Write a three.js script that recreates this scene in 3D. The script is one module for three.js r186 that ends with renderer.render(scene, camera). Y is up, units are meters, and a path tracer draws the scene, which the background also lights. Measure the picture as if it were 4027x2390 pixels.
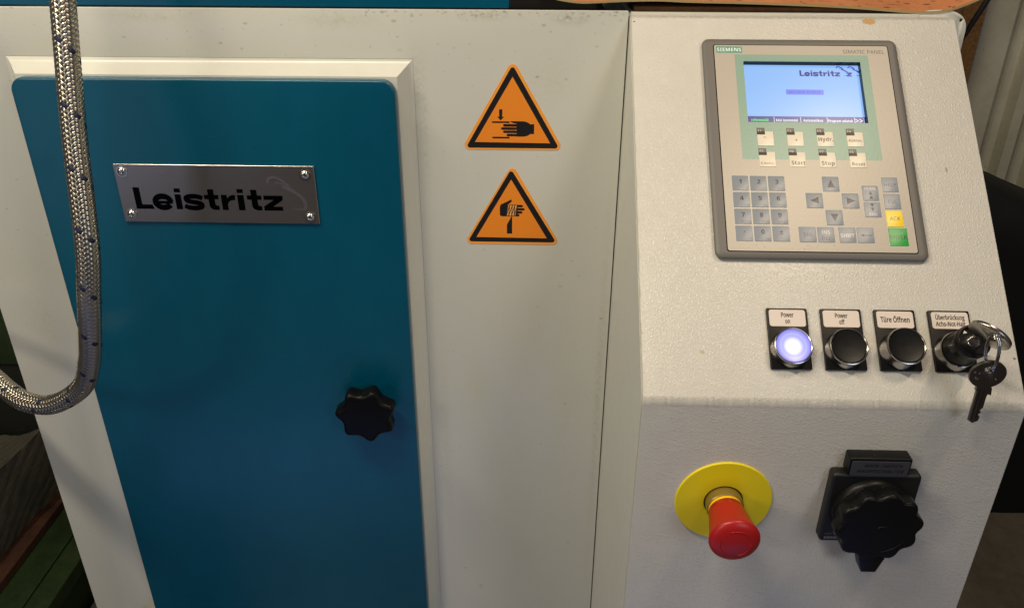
import * as THREE from 'three';
import { mergeGeometries, toCreasedNormals } from 'three/addons/utils/BufferGeometryUtils.js';
import { RoundedBoxGeometry } from 'three/addons/geometries/RoundedBoxGeometry.js';
import { RectAreaLightUniformsLib } from 'three/addons/lights/RectAreaLightUniformsLib.js';

// ---------------------------------------------------------------- camera, light, exposure
const scene = new THREE.Scene();
const camera = new THREE.PerspectiveCamera(2 * Math.atan(1195 / 3249.25) * 180 / Math.PI, 1024 / 607, 0.02, 60);
camera.rotation.order = 'YXZ';
camera.position.set(0.02348, 0.21824, 0.70516);
camera.rotation.set(-0.484, 0.027, 0.0029);

const renderer = new THREE.WebGLRenderer({ antialias: true });
renderer.toneMapping = THREE.LinearToneMapping;
renderer.toneMappingExposure = 1.0;
renderer.shadowMap.enabled = true;
RectAreaLightUniformsLib.init();
scene.background = new THREE.Color().setRGB(0.055, 0.052, 0.05);   // dim air of the workshop

function areaLamp(name, rgb, intensity, w, h, at, to) {
  const l = new THREE.RectAreaLight(new THREE.Color().setRGB(...rgb), intensity, w, h);
  l.name = name; l.position.set(...at); l.lookAt(...to); scene.add(l);
  return l;
}
// warm workshop tubes overhead, one to the left, one over the console; cool daylight from the hall door low in front
areaLamp('work_lamp', [1, 0.89, 0.7], 14, 0.45, 0.36, [-1.5, 0.75, 1.6], [0, -0.1, 0]);
areaLamp('ceiling_lamp', [1, 0.89, 0.7], 64, 0.8, 0.065, [-0.46, 0.88, 0.48], [-0.15, 0, 0]);
areaLamp('ceiling_lamp', [1, 0.8, 0.58], 135, 0.3, 0.045, [0.6, 1.2, 0.45], [0.2, 0, 0.1]);
areaLamp('window_light', [0.74, 0.84, 1], 4.2, 0.5, 0.5, [0.9, 0.5, 1.6], [0.1, -0.1, 0]);
areaLamp('hall_door_light', [0.6, 0.66, 1], 0.55, 1.2, 1.0, [-2.0, -0.5, 2.5], [-0.2, -0.1, 0]);
areaLamp('hall_door_light', [0.14, 0.32, 1], 1.3, 1.7, 0.13, [-0.25, -0.95, 0.8], [-0.2, -0.3, 0]);

// ---------------------------------------------------------------- helpers (all modelling is in millimetres)
const MM = 0.001;
let seed = 20240611;
function rnd() { seed = (seed + 0x6d2b79f5) | 0; let t = Math.imul(seed ^ (seed >>> 15), 1 | seed); t = (t + Math.imul(t ^ (t >>> 7), 61 | t)) ^ t; return ((t ^ (t >>> 14)) >>> 0) / 4294967296; }
const lerp = (a, b, t) => a + (b - a) * t;
const clamp = (x, a, b) => Math.min(b, Math.max(a, x));

const bases = new Map(), counts = {};
function numbered(n) { const k = counts[n] = (counts[n] ?? -1) + 1; return k ? n + '_' + String(k).padStart(3, '0') : n; }
function tag(o, label, category, group, kind) {
  if (label) o.userData.label = label;
  if (category) o.userData.category = category;
  if (group) o.userData.group = group;
  if (kind) o.userData.kind = kind;
  return o;
}
function thing(name, label, category, base, group) {
  const o = new THREE.Group(); o.name = numbered(name); o.position.set(base[0] * MM, base[1] * MM, base[2] * MM);
  scene.add(o); bases.set(o, base); return tag(o, label, category, group);
}
function baseOf(o) { while (o.parent && o.parent !== scene) o = o.parent; return bases.get(o) ?? [0, 0, 0]; }
function finish(geos, frame, base) {
  let list = Array.isArray(geos) ? geos : [geos];
  list = list.map((g) => { g = g.index ? g.toNonIndexed() : g; if (!g.attributes.uv) boxUV(g); for (const k of Object.keys(g.attributes)) if (!['position', 'normal', 'uv'].includes(k)) g.deleteAttribute(k); return g; });
  const g = list.length > 1 ? mergeGeometries(list) : list[0];
  if (frame) g.applyMatrix4(frame);
  g.translate(-base[0], -base[1], -base[2]); g.scale(MM, MM, MM);
  return g;
}
function part(name, geos, mat, parent, frame, label) {
  const m = new THREE.Mesh(finish(geos, frame, baseOf(parent)), mat);
  m.name = name; m.castShadow = m.receiveShadow = true; parent.add(m);
  if (label) m.userData.label = label;
  return m;
}
function single(name, geos, mat, frame, label, category, group, kind, base = [0, 0, 0]) {
  const m = new THREE.Mesh(finish(geos, frame, base), mat);
  m.name = numbered(name); m.position.set(base[0] * MM, base[1] * MM, base[2] * MM); m.castShadow = m.receiveShadow = true; scene.add(m);
  return tag(m, label, category, group, kind);
}
// uv in metres, laid along the faces
function boxUV(g) {
  const p = g.attributes.position, n = g.attributes.normal, uv = new Float32Array(p.count * 2);
  for (let i = 0; i < p.count; i++) {
    const x = p.getX(i), y = p.getY(i), z = p.getZ(i), ax = Math.abs(n.getX(i)), ay = Math.abs(n.getY(i)), az = Math.abs(n.getZ(i));
    let u, v;
    if (ax > ay && ax > az) { u = z; v = y; } else if (ay > az) { u = x; v = z; } else { u = x; v = y; }
    uv[2 * i] = u * MM; uv[2 * i + 1] = v * MM;
  }
  g.setAttribute('uv', new THREE.BufferAttribute(uv, 2)); return g;
}
const ni = (g) => { g = g.index ? g.toNonIndexed() : g; return g; };
const metric = (g) => { g = ni(g); g.deleteAttribute('uv'); return boxUV(g); };
// uv that fits a print to the rectangle x0..x1, y0..y1
function printUV(g, x0, x1, y0, y1) {
  g = ni(g); const p = g.attributes.position, uv = new Float32Array(p.count * 2);
  for (let i = 0; i < p.count; i++) { uv[2 * i] = (p.getX(i) - x0) / (x1 - x0); uv[2 * i + 1] = (p.getY(i) - y0) / (y1 - y0); }
  g.setAttribute('uv', new THREE.BufferAttribute(uv, 2)); return g;
}
function box(x0, x1, y0, y1, z0, z1, r = 0, seg = 2) {
  const w = x1 - x0, h = y1 - y0, d = z1 - z0;
  const g = r > 0 ? new RoundedBoxGeometry(w, h, d, seg, r) : new THREE.BoxGeometry(w, h, d);
  g.translate((x0 + x1) / 2, (y0 + y1) / 2, (z0 + z1) / 2); return metric(g);
}
function rrect(x0, x1, y0, y1, r, path = new THREE.Shape()) {
  path.moveTo(x0 + r, y0); path.lineTo(x1 - r, y0); if (r) path.absarc(x1 - r, y0 + r, r, -Math.PI / 2, 0);
  path.lineTo(x1, y1 - r); if (r) path.absarc(x1 - r, y1 - r, r, 0, Math.PI / 2);
  path.lineTo(x0 + r, y1); if (r) path.absarc(x0 + r, y1 - r, r, Math.PI / 2, Math.PI);
  path.lineTo(x0, y0 + r); if (r) path.absarc(x0 + r, y0 + r, r, Math.PI, 1.5 * Math.PI);
  return path;
}
const poly = (pts, path = new THREE.Shape()) => { pts.forEach(([x, y], i) => (i ? path.lineTo(x, y) : path.moveTo(x, y))); path.closePath(); return path; };
// a plate from z0 to z1 whose outline keeps its size and whose rims are rounded by b
function plate(shape, z0, z1, b = 0, seg = 2, curve = 12, crease = 0.7) {
  const bt = Math.min(b, (z1 - z0) / 2 - 1e-3);
  let g = new THREE.ExtrudeGeometry(shape, b ? { depth: z1 - z0 - 2 * bt, bevelEnabled: true, bevelThickness: bt, bevelSize: b, bevelOffset: -b, bevelSegments: seg, curveSegments: curve } : { depth: z1 - z0, bevelEnabled: false, curveSegments: curve });
  g.translate(0, 0, z0 + (b ? bt : 0));
  g = toCreasedNormals(g, crease); return metric(g);
}
// a turned body about the local z axis: [radius, height] pairs
function lathe(pts, x = 0, y = 0, seg = 48, crease = 0.6) {
  let g = new THREE.LatheGeometry(pts.map(([r, h]) => new THREE.Vector2(Math.max(r, 1e-3), h)), seg);
  g.rotateX(Math.PI / 2); g.translate(x, y, 0);
  g = toCreasedNormals(ni(g), crease); return metric(g);
}
// the lathe runs outwards when heights rise; flip if it comes out inside out (both sides are drawn)
function tube(pts, r, seg = 60, rad = 10) { return metric(new THREE.TubeGeometry(new THREE.CatmullRomCurve3(pts.map((p) => new THREE.Vector3(...p))), seg, r, rad)); }

// frames: the sloping desk (u to the right, -v down the slope, h off the face) and the console's lower front
const YT = 113.83, ZT = 5, AL = 0.8213, CA = Math.cos(AL), SA = Math.sin(AL), ZC = 236.31, YC = -101.46;
const SLOPE = new THREE.Matrix4().makeBasis(new THREE.Vector3(1, 0, 0), new THREE.Vector3(0, CA, -SA), new THREE.Vector3(0, SA, CA)).setPosition(0, YT, ZT);
const LOWER = new THREE.Matrix4().makeTranslation(0, 0, ZC);

// ---------------------------------------------------------------- procedural textures
function lattice(n, s) { const a = new Float32Array(n * n); let t = s; for (let i = 0; i < a.length; i++) { t = (Math.imul(t, 1664525) + 1013904223) | 0; a[i] = (t >>> 8) / 16777216; } return a; }
function tileNoise(size, octaves) {        // [cells, weight, seed] ...; value noise that tiles
  const out = new Float32Array(size * size);
  for (const [n, wgt, s] of octaves) {
    const L = lattice(n, s * 7919 + 13);
    for (let y = 0; y < size; y++) {
      const fy = y / size * n, y0 = Math.floor(fy), ty = fy - y0, sy = ty * ty * (3 - 2 * ty), ya = (y0 % n) * n, yb = ((y0 + 1) % n) * n;
      for (let x = 0; x < size; x++) {
        const fx = x / size * n, x0 = Math.floor(fx), tx = fx - x0, sx = tx * tx * (3 - 2 * tx), xa = x0 % n, xb = (x0 + 1) % n;
        out[y * size + x] += wgt * (lerp(lerp(L[ya + xa], L[ya + xb], sx), lerp(L[yb + xa], L[yb + xb], sx), sy) - 0.5);
      }
    }
  }
  return out;
}
function dataTex(size, f, metres, srgb = false, h = size) {
  const d = new Uint8Array(size * h * 4);
  for (let i = 0; i < size * h; i++) { const c = f(i); for (let k = 0; k < 3; k++) d[4 * i + k] = clamp(Math.round((Array.isArray(c) ? c[k] : c) * 255), 0, 255); d[4 * i + 3] = 255; }
  const t = new THREE.DataTexture(d, size, h); t.wrapS = t.wrapT = THREE.RepeatWrapping; t.magFilter = THREE.LinearFilter; t.minFilter = THREE.LinearFilter;
  if (srgb) t.colorSpace = THREE.SRGBColorSpace;
  if (metres) t.repeat.set(1 / metres, 1 / metres);
  t.needsUpdate = true; return t;
}
// structured paint: flattened bumps with fine creases between them
const leatherN = tileNoise(512, [[32, 1, 1], [47, 0.9, 2], [71, 0.4, 3]]);
const structured = dataTex(512, (i) => 0.2 + 0.8 * Math.max(0, leatherN[i] + 0.15) ** 1.4, 0.028);
const peelN = tileNoise(512, [[45, 0.35, 4], [80, 0.4, 5]]);
const speckN = tileNoise(512, [[70, 1, 14]]);
const orangePeel = dataTex(512, (i) => 0.4 + 0.3 * peelN[i] + (speckN[i] > 0.44 ? (speckN[i] - 0.44) * 7 : 0), 0.09);
const fineN = tileNoise(256, [[64, 0.6, 7], [128, 0.5, 8]]);
const fine = dataTex(256, (i) => 0.5 + 0.7 * fineN[i], 0.03);
const stainN = tileNoise(512, [[3, 0.8, 21], [7, 0.4, 22], [15, 0.12, 23]]), dirtN = tileNoise(512, [[60, 1, 31], [120, 0.6, 32]]), spotN = tileNoise(512, [[90, 1, 35]]);
const paintStain = (a, b, specks) => dataTex(512, (i) => {
  const t = clamp(0.5 + 1.1 * stainN[i], 0, 1), d = 0.012 * dirtN[i] - (specks && spotN[i] < -0.494 ? 0.2 : 0);
  return [0, 1, 2].map((k) => lerp(a[k], b[k], t) + d);
}, 0.62, true);
function canvasTex(w, h, draw) {
  const c = document.createElement('canvas'); c.width = w; c.height = h; const x = c.getContext('2d'); draw(x, w, h);
  const t = new THREE.CanvasTexture(c); t.colorSpace = THREE.SRGBColorSpace; t.magFilter = THREE.LinearFilter; t.anisotropy = 8; return t;
}
const std = (o) => new THREE.MeshPhysicalMaterial({ side: THREE.DoubleSide, ...o });
const rgb = (r, g, b) => new THREE.Color().setRGB(r, g, b);

// ---------------------------------------------------------------- materials
const M = {};
M.cabinet = std({ map: paintStain([0.806, 0.803, 0.762], [0.836, 0.833, 0.788], true), roughness: 0.27, bumpMap: orangePeel, bumpScale: 0.0003 });
M.surround = std({ map: paintStain([0.806, 0.803, 0.762], [0.836, 0.833, 0.788], true), roughness: 0.3 });
M.console = std({ map: paintStain([0.79, 0.775, 0.745], [0.82, 0.805, 0.77], true), roughness: 0.24, bumpMap: structured, bumpScale: 0.00027 });
M.door = std({ map: paintStain([0.0, 0.30, 0.405], [0.01, 0.325, 0.43], false), roughness: 0.24, bumpMap: orangePeel, bumpScale: 0.0001 });
// paint with its own marks over a sheet x0..x1, y0..y1 (mm): [x, y, rx, ry, r, g, b] soft blots and small pits
function markedPaint(w, h, x0, x1, y0, y1, base, blots, pits, seedN) {
  const N = tileNoise(256, [[3, 0.7, seedN], [8, 0.4, seedN + 1], [24, 0.25, seedN + 2]]), B = tileNoise(256, [[20, 1, seedN + 3], [47, 0.7, seedN + 4]]);
  const col = new Float32Array(w * h * 3);
  for (let y = 0; y < h; y++) for (let x = 0; x < w; x++) { const n = N[(y * 256 / h | 0) * 256 + (x * 256 / w | 0)] * 0.035, i = (y * w + x) * 3; for (let k = 0; k < 3; k++) col[i + k] = base[k] + n; }
  const blot = ([bx, by, rx, ry, r, g, b], hard) => {
    const cx = (bx - x0) / (x1 - x0) * w, cy = (by - y0) / (y1 - y0) * h, ax = rx / (x1 - x0) * w, ay = ry / (y1 - y0) * h;
    for (let y = Math.max(0, Math.floor(cy - ay)); y <= Math.min(h - 1, cy + ay); y++) for (let x = Math.max(0, Math.floor(cx - ax)); x <= Math.min(w - 1, cx + ax); x++) {
      const d = Math.hypot((x - cx) / ax, (y - cy) / ay); if (d >= 1) continue;
      let a = (1 - d) ** (hard ? 0.5 : 1.5); if (!hard) a *= clamp(0.6 + 1.3 * B[((y * 3) % 256) * 256 + (x * 3) % 256], 0, 1.4);
      const i = (y * w + x) * 3; col[i] += r * a; col[i + 1] += g * a; col[i + 2] += b * a;
    }
  };
  blots.forEach((b) => blot(b)); pits.forEach((b) => blot(b, true));
  const t = dataTex(w, (i) => [col[3 * i], col[3 * i + 1], col[3 * i + 2]], 0, true, h);
  t.repeat.set(1000 / (x1 - x0), 1000 / (y1 - y0)); t.offset.set(-x0 / (x1 - x0), -y0 / (y1 - y0)); return t;
}
{
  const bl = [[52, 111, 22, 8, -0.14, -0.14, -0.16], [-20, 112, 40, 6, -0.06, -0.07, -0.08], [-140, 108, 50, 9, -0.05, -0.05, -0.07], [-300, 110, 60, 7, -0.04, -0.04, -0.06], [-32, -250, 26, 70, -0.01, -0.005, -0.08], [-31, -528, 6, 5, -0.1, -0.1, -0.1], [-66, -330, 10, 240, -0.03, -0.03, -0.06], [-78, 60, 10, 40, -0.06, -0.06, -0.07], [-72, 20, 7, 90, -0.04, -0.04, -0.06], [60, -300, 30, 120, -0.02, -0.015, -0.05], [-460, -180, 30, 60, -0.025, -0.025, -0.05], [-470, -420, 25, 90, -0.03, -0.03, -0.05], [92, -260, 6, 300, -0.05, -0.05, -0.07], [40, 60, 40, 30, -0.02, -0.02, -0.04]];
  const pits = []; for (let k = 0; k < 420; k++) { const x = -498 + 594 * rnd(), y = 116 - 640 * rnd() ** 1.7, r = 0.5 + 0.9 * rnd() ** 3, d = -(0.03 + 0.12 * rnd() ** 2); pits.push([x, y, r * (1 + rnd()), r, d, d, d * 1.1]); }
  for (let k = 0; k < 60; k++) pits.push([-120 + 215 * rnd(), 116.5 - 5 * rnd(), 0.6 + 1.6 * rnd(), 0.4 + 0.7 * rnd(), -0.12, -0.13, -0.15]);
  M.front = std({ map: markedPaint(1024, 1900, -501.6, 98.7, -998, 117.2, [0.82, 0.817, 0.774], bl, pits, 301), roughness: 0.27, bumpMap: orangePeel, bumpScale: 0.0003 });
  const db = []; for (let k = 0; k < 16; k++) db.push([-400 + 300 * rnd(), 50 - 560 * rnd(), 8 + 40 * rnd(), 10 + 60 * rnd(), 0.008, -0.014 * rnd(), -0.02 * rnd()]);
  db.push([-138, -235, 60, 55, 0.0, -0.035, -0.045]);
  const dp = []; for (let k = 0; k < 160; k++) { const r = 0.5 + 0.6 * rnd(), d = rnd() < 0.5 ? -0.05 : 0.035; dp.push([-414 + 320 * rnd(), 60 - 620 * rnd(), r, r, d * 0.3, d, d]); }
  for (let k = 0; k < 9; k++) dp.push([-400 + 290 * rnd(), 40 - 560 * rnd(), 3 + 8 * rnd(), 0.45, 0.02, 0.04, 0.04]);
  M.doorFront = std({ map: markedPaint(700, 1360, -415.8, -92.4, -566, 63.3, [0.0, 0.312, 0.41], db, dp, 331), roughness: 0.27, bumpMap: orangePeel, bumpScale: 0.00012 });
}
M.cavity = std({ color: rgb(0.012, 0.009, 0.007), roughness: 0.95 });
M.black = std({ specularIntensity: 0.5, color: rgb(0.004, 0.004, 0.004), roughness: 0.38, bumpMap: fine, bumpScale: 0.00003 });
M.blackMatt = std({ specularIntensity: 0.6, color: rgb(0.006, 0.006, 0.006), roughness: 0.7 });
M.knob = std({ specularIntensity: 0.3, color: rgb(0.004, 0.004, 0.004), roughness: 0.34 });
M.blackGloss = std({ specularIntensity: 0.6, color: rgb(0.006, 0.006, 0.006), roughness: 0.2 });
M.chrome = std({ color: rgb(0.62, 0.6, 0.57), metalness: 1, roughness: 0.16 });
M.chromeDark = std({ color: rgb(0.42, 0.4, 0.38), metalness: 1, roughness: 0.2 });
M.bezel = std({ color: rgb(0.15, 0.139, 0.127), roughness: 0.5, bumpMap: fine, bumpScale: 0.00002 });
M.yellow = std({ color: rgb(0.85, 0.69, 0.003), roughness: 0.5 });
M.red = std({ color: rgb(0.43, 0.011, 0.011), roughness: 0.36 });
M.brass = std({ color: rgb(0.42, 0.32, 0.1), metalness: 0.75, roughness: 0.38 });
M.keySteel = std({ color: rgb(0.2, 0.17, 0.145), metalness: 1, roughness: 0.36, bumpMap: fine, bumpScale: 0.00004 });
M.screw = std({ color: rgb(0.68, 0.66, 0.62), metalness: 1, roughness: 0.2 });
M.strand = std({ color: rgb(0.5, 0.455, 0.375), metalness: 1, roughness: 0.28 });
M.tracer = std({ color: rgb(0.006, 0.011, 0.045), roughness: 0.6 });

// ---------------------------------------------------------------- the setting: floor and the sheet wall at the back right
const concreteN = tileNoise(512, [[6, 0.8, 51], [17, 0.6, 52], [50, 0.4, 53], [140, 0.35, 54]]);
M.concrete = std({ map: dataTex(512, (i) => { const t = 0.5 + 0.55 * concreteN[i]; return [lerp(0.38, 0.58, t), lerp(0.345, 0.53, t), lerp(0.29, 0.45, t)]; }, 0.7, true), roughness: 0.8, bumpMap: fine, bumpScale: 0.0004 });
single('floor', metric(new THREE.PlaneGeometry(9000, 9000, 1, 1).rotateX(-Math.PI / 2).translate(0, -1000, 0)), M.concrete, null, null, null, null, 'structure', [0, -1000, 0]);

{ // trapezoid sheet wall, 72 mm pitch
  const prof = [], x0 = 897, z0 = -1000; let x = x0;
  prof.push([x, 0]);
  for (let k = 0; k < 14; k++) {
    const w = k ? 20 : 58;
    prof.push([x + w, 0], [x + w + 5, -30], [x + w + 18, -30], [x + w + 21, -26], [x + w + 24, -26], [x + w + 27, -30], [x + w + 44, -30], [x + w + 49, 0]);
    x += w + 49;
  }
  const back = prof.map(([a, b]) => [a, b - 1.2]).reverse();
  const g = new THREE.ExtrudeGeometry(poly([...prof, ...back].map(([a, b]) => [a, b])), { depth: 1600, bevelEnabled: false });
  g.rotateX(-Math.PI / 2); // shape y becomes -z
  g.scale(1, 1, -1); g.translate(0, -1000, z0);
  const wallN = tileNoise(512, [[4, 0.7, 61], [11, 0.5, 62], [60, 0.3, 63]]), wallS = tileNoise(512, [[110, 1, 66]]);
  const mat = std({ map: dataTex(512, (i) => { const t = 0.5 + wallN[i], s = wallS[i] < -0.47 ? 0.72 : 1; return [lerp(0.7, 0.8, t) * s, lerp(0.685, 0.785, t) * s, lerp(0.61, 0.71, t) * s]; }, 0.5, true), roughness: 0.55 });
  const gg = toCreasedNormals(ni(g), 0.3);
  const wall = single('sheet_wall', metric(gg), mat, null, 'grey corrugated sheet wall at the back behind the console', 'wall', null, 'structure', [1000, -1000, -1000]);
}
{ // wooden post beside the wall
  const wn = tileNoise(256, [[4, 0.4, 71], [60, 0.8, 72]]);
  const mat = std({ map: dataTex(256, (i) => { const t = 0.5 + 0.9 * (Math.sin((i % 256) * 0.35 + 9 * wn[i]) * 0.3 + wn[i]); return [lerp(0.37, 0.5, t), lerp(0.25, 0.35, t), lerp(0.11, 0.17, t)]; }, 0.15, true), roughness: 0.7 });
  const t = thing('wooden_post', 'brown wooden post of two boards left of the corrugated wall', 'post', [850, -1000, -960]);
  part('plank', box(730, 826, -1000, 700, -990, -950, 1.5), mat, t); part('plank', box(828, 872, -1000, 700, -985, -954, 1.5), mat, t);
}
{ // black sack behind the console
  const g = new THREE.SphereGeometry(1, 64, 40), p = g.attributes.position;
  for (let i = 0; i < p.count; i++) {
    let x = p.getX(i), y = p.getY(i), z = p.getZ(i); const q = (v, e) => Math.sign(v) * Math.abs(v) ** e;
    const l = Math.hypot(q(x, 2), q(y, 2), q(z, 2)) ** 0.5; x = q(x, 0.28); y = q(y, 0.28); z = q(z, 0.4);
    const f = 1 + 0.03 * Math.sin(9 * x + 5 * y) + 0.025 * Math.sin(14 * y + 7 * z + 2) + 0.015 * Math.sin(30 * x - 11 * z);
    p.setXYZ(i, 1040 + 300 * x * f, -700 + 350 * y * (0.99 + 0.01 * f) - 120 * x * (0.5 + 0.5 * y) * 1, -790 + 110 * z * f);
  }
  g.computeVertexNormals();
  single('black_sack', metric(g), std({ color: rgb(0.004, 0.004, 0.004), roughness: 0.75 }), null, 'large black sack standing on the floor behind the console', 'sack', null, null, [1040, -1000, -790]);
}
single('black_cable', tube([[455, 138, -120], [443.8, 111.8, -120], [432, 83.2, -120], [424, 64, -121], [415, 30, -128], [412, -40, -140], [412, -400, -150], [420, -990, -160]], 2.6, 90, 10), M.blackMatt, null, 'thick black cable running down behind the right end of the console', 'cable', null, null, [412, -990, -150]);

// ---------------------------------------------------------------- machine cabinet with the blue door
const cabinet = thing('machine_cabinet', 'light grey sheet metal cabinet with a large blue door', 'cabinet', [-200, -1000, -150]);
{
  const shape = rrect(-501.6, 98.7, -998, 117.2, 1.5);
  shape.holes.push(poly([[-426.6, -580], [-79.5, -580], [-79.5, 77.4], [-426.6, 77.4]].reverse(), new THREE.Path()));
  part('front_panel', plate(shape, -2, 0, 0.5), M.front, cabinet);
  part('side_panel', box(-501.2, -499.2, -998, 116.5, -300, -2.2), M.cabinet, cabinet);
  part('inner_wall', box(-499, 96, -998, 88, -300, -8), M.cavity, cabinet);
  part('edge_seal', box(98.75, 100.0, -998, 112, -40, -4), M.blackMatt, cabinet);
  // pressed surround: rises 8 mm off the panel on a 12.5 mm slope, mitred at the corners
  const O = [-426.6, -79.5, -580, 77.4], W = 12, H = 12.5, N = 10, prof = [];
  for (let i = 0; i <= N; i++) { const t = i / N; const s = t < 0.4 ? t * t / 0.8 : t - 0.2; prof.push([W * t, H * s / 0.8]); }
  const pos = [], nor = [];
  const corner = (o, k) => [[O[0] + o, O[3] - o], [O[1] - o, O[3] - o], [O[1] - o, O[2] + o], [O[0] + o, O[2] + o]][k];
  const outN = [[0, 1], [1, 0], [0, -1], [-1, 0]];
  for (let s = 0; s < 4; s++) for (let i = 0; i < N; i++) {
    const nm = (j) => { const a = prof[Math.max(0, j - 1)], b = prof[Math.min(N, j + 1)]; const dx = b[0] - a[0], dz = b[1] - a[1], l = Math.hypot(dx, dz); return [outN[s][0] * dz / l, outN[s][1] * dz / l, dx / l]; };
    const v = (j, k) => [...corner(prof[j][0], k), prof[j][1]];
    const a = v(i, s), b = v(i, (s + 1) % 4), c = v(i + 1, (s + 1) % 4), d = v(i + 1, s), n0 = nm(i), n1 = nm(i + 1);
    pos.push(...a, ...d, ...b, ...b, ...d, ...c); nor.push(...n0, ...n1, ...n0, ...n0, ...n1, ...n1);
  }
  const bev = new THREE.BufferGeometry(); bev.setAttribute('position', new THREE.Float32BufferAttribute(pos, 3)); bev.setAttribute('normal', new THREE.Float32BufferAttribute(nor, 3)); boxUV(bev);
  const flat = metric(new THREE.ShapeGeometry(poly([[O[0] + W, O[2] + W], [O[1] - W, O[2] + W], [O[1] - W, O[3] - W], [O[0] + W, O[3] - W]])).translate(0, 0, H));
  part('door_surround', [bev, flat], M.surround, cabinet, null, 'raised bevelled frame around the blue door');

  const door = part('door', plate(rrect(-415.8, -92.4, -566, 64.2, 12), 12.7, 22, 1.6, 4, 16), M.doorFront, cabinet, null, 'flat blue door with rounded corners');
  // lobed knob
  const sh = new THREE.Shape(), cx = -136.8, cy = -253.6, L = 7; const P = [];
  for (let i = 0; i < 168; i++) { const a = i / 168 * 2 * Math.PI, c = Math.cos(L * (a - 0.35)); const r = 26.6 + (c > 0 ? 3.4 * Math.pow(c, 1.05) : -2.2 * Math.pow(-c, 0.9)); P.push([cx + r * Math.cos(a), cy + r * Math.sin(a)]); }
  poly(P, sh);
  part('knob', [plate(sh, 33, 51, 4.5, 5, 12, 1.2), lathe([[0, 22], [13, 22], [13, 25], [11, 33.5], [0, 33.5]], cx, cy)], M.knob, door, null, 'black plastic knob with seven lobes');
}
// lettering shared by the name plate and the screen: letters drawn as strokes in a box 1505 x 220
function wordmark(g, sx, sy, w, h, color) {
  g.save(); g.translate(sx, sy); g.scale(w / 1505, h / 205); g.fillStyle = color; g.strokeStyle = color; g.lineJoin = 'miter';
  const R = (x, y, a, b) => g.fillRect(x, y, a, b);
  R(0, 0, 66, 200); g.beginPath(); g.moveTo(0, 158); g.lineTo(168, 158); g.lineTo(186, 200); g.lineTo(0, 200); g.fill();             // L
  const X = 60, B = 200, mid = 132;                                                                                                  // x-height top, baseline
  g.lineWidth = 54; g.beginPath(); for (let i = 0; i <= 60; i++) { const a = -0.02 - i / 60 * 5.75; g.lineTo(284 + 80 * Math.cos(a), mid + 52 * Math.sin(a)); } g.stroke();                        // e
  R(205, mid - 10, 176, 28);
  R(412, X, 64, 140); R(415, 5, 62, 38);                                                                                            // i
  g.lineWidth = 45; g.beginPath(); g.moveTo(690, 96); g.bezierCurveTo(640, 66, 520, 72, 520, 100); g.bezierCurveTo(520, 142, 680, 122, 680, 160); g.bezierCurveTo(680, 192, 550, 196, 500, 166); g.stroke(); // s
  const t = (x) => { R(x, 10, 62, 150); R(x - 42, X + 2, 146, 40); g.beginPath(); g.moveTo(x, 140); g.lineTo(x + 62, 140); g.quadraticCurveTo(x + 62, 164, x + 98, 162); g.lineTo(x + 98, 200); g.quadraticCurveTo(x, 212, x, 150); g.fill(); };
  t(752);
  R(882, X, 60, 142); g.beginPath(); g.moveTo(930, 120); g.quadraticCurveTo(950, 58, 1027, 60); g.lineTo(1022, 108); g.quadraticCurveTo(955, 104, 942, 150); g.fill(); // r
  R(1047, X, 66, 142); R(1050, 5, 62, 36);                                                                                           // i
  t(1187);
  g.beginPath(); g.moveTo(1312, X + 2); g.lineTo(1505, X + 2); g.lineTo(1505, X + 42); g.lineTo(1400, 164); g.lineTo(1496, 164); g.lineTo(1496, 202); g.lineTo(1306, 202); g.lineTo(1306, 164); g.lineTo(1412, X + 42); g.lineTo(1312, X + 42); g.fill(); // z
  g.restore();
}
function swoosh(g, x, y, s, color, lw) {
  g.save(); g.translate(x, y); g.scale(s, s); g.strokeStyle = color; g.lineCap = 'butt';
  const c = (w, f) => { g.lineWidth = w * lw; g.beginPath(); f(); g.stroke(); };
  c(14, () => { g.moveTo(6, 70); g.quadraticCurveTo(8, 8, 70, 6); g.quadraticCurveTo(140, 14, 220, 100); });
  c(10, () => { g.moveTo(80, 68); g.quadraticCurveTo(170, 52, 270, 160); });
  c(22, () => { g.moveTo(150, 105); g.quadraticCurveTo(330, 170, 362, 270); g.quadraticCurveTo(370, 335, 340, 340); });
  c(8, () => { g.moveTo(345, 340); g.quadraticCurveTo(290, 345, 240, 334); });
  g.restore();
}
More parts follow.
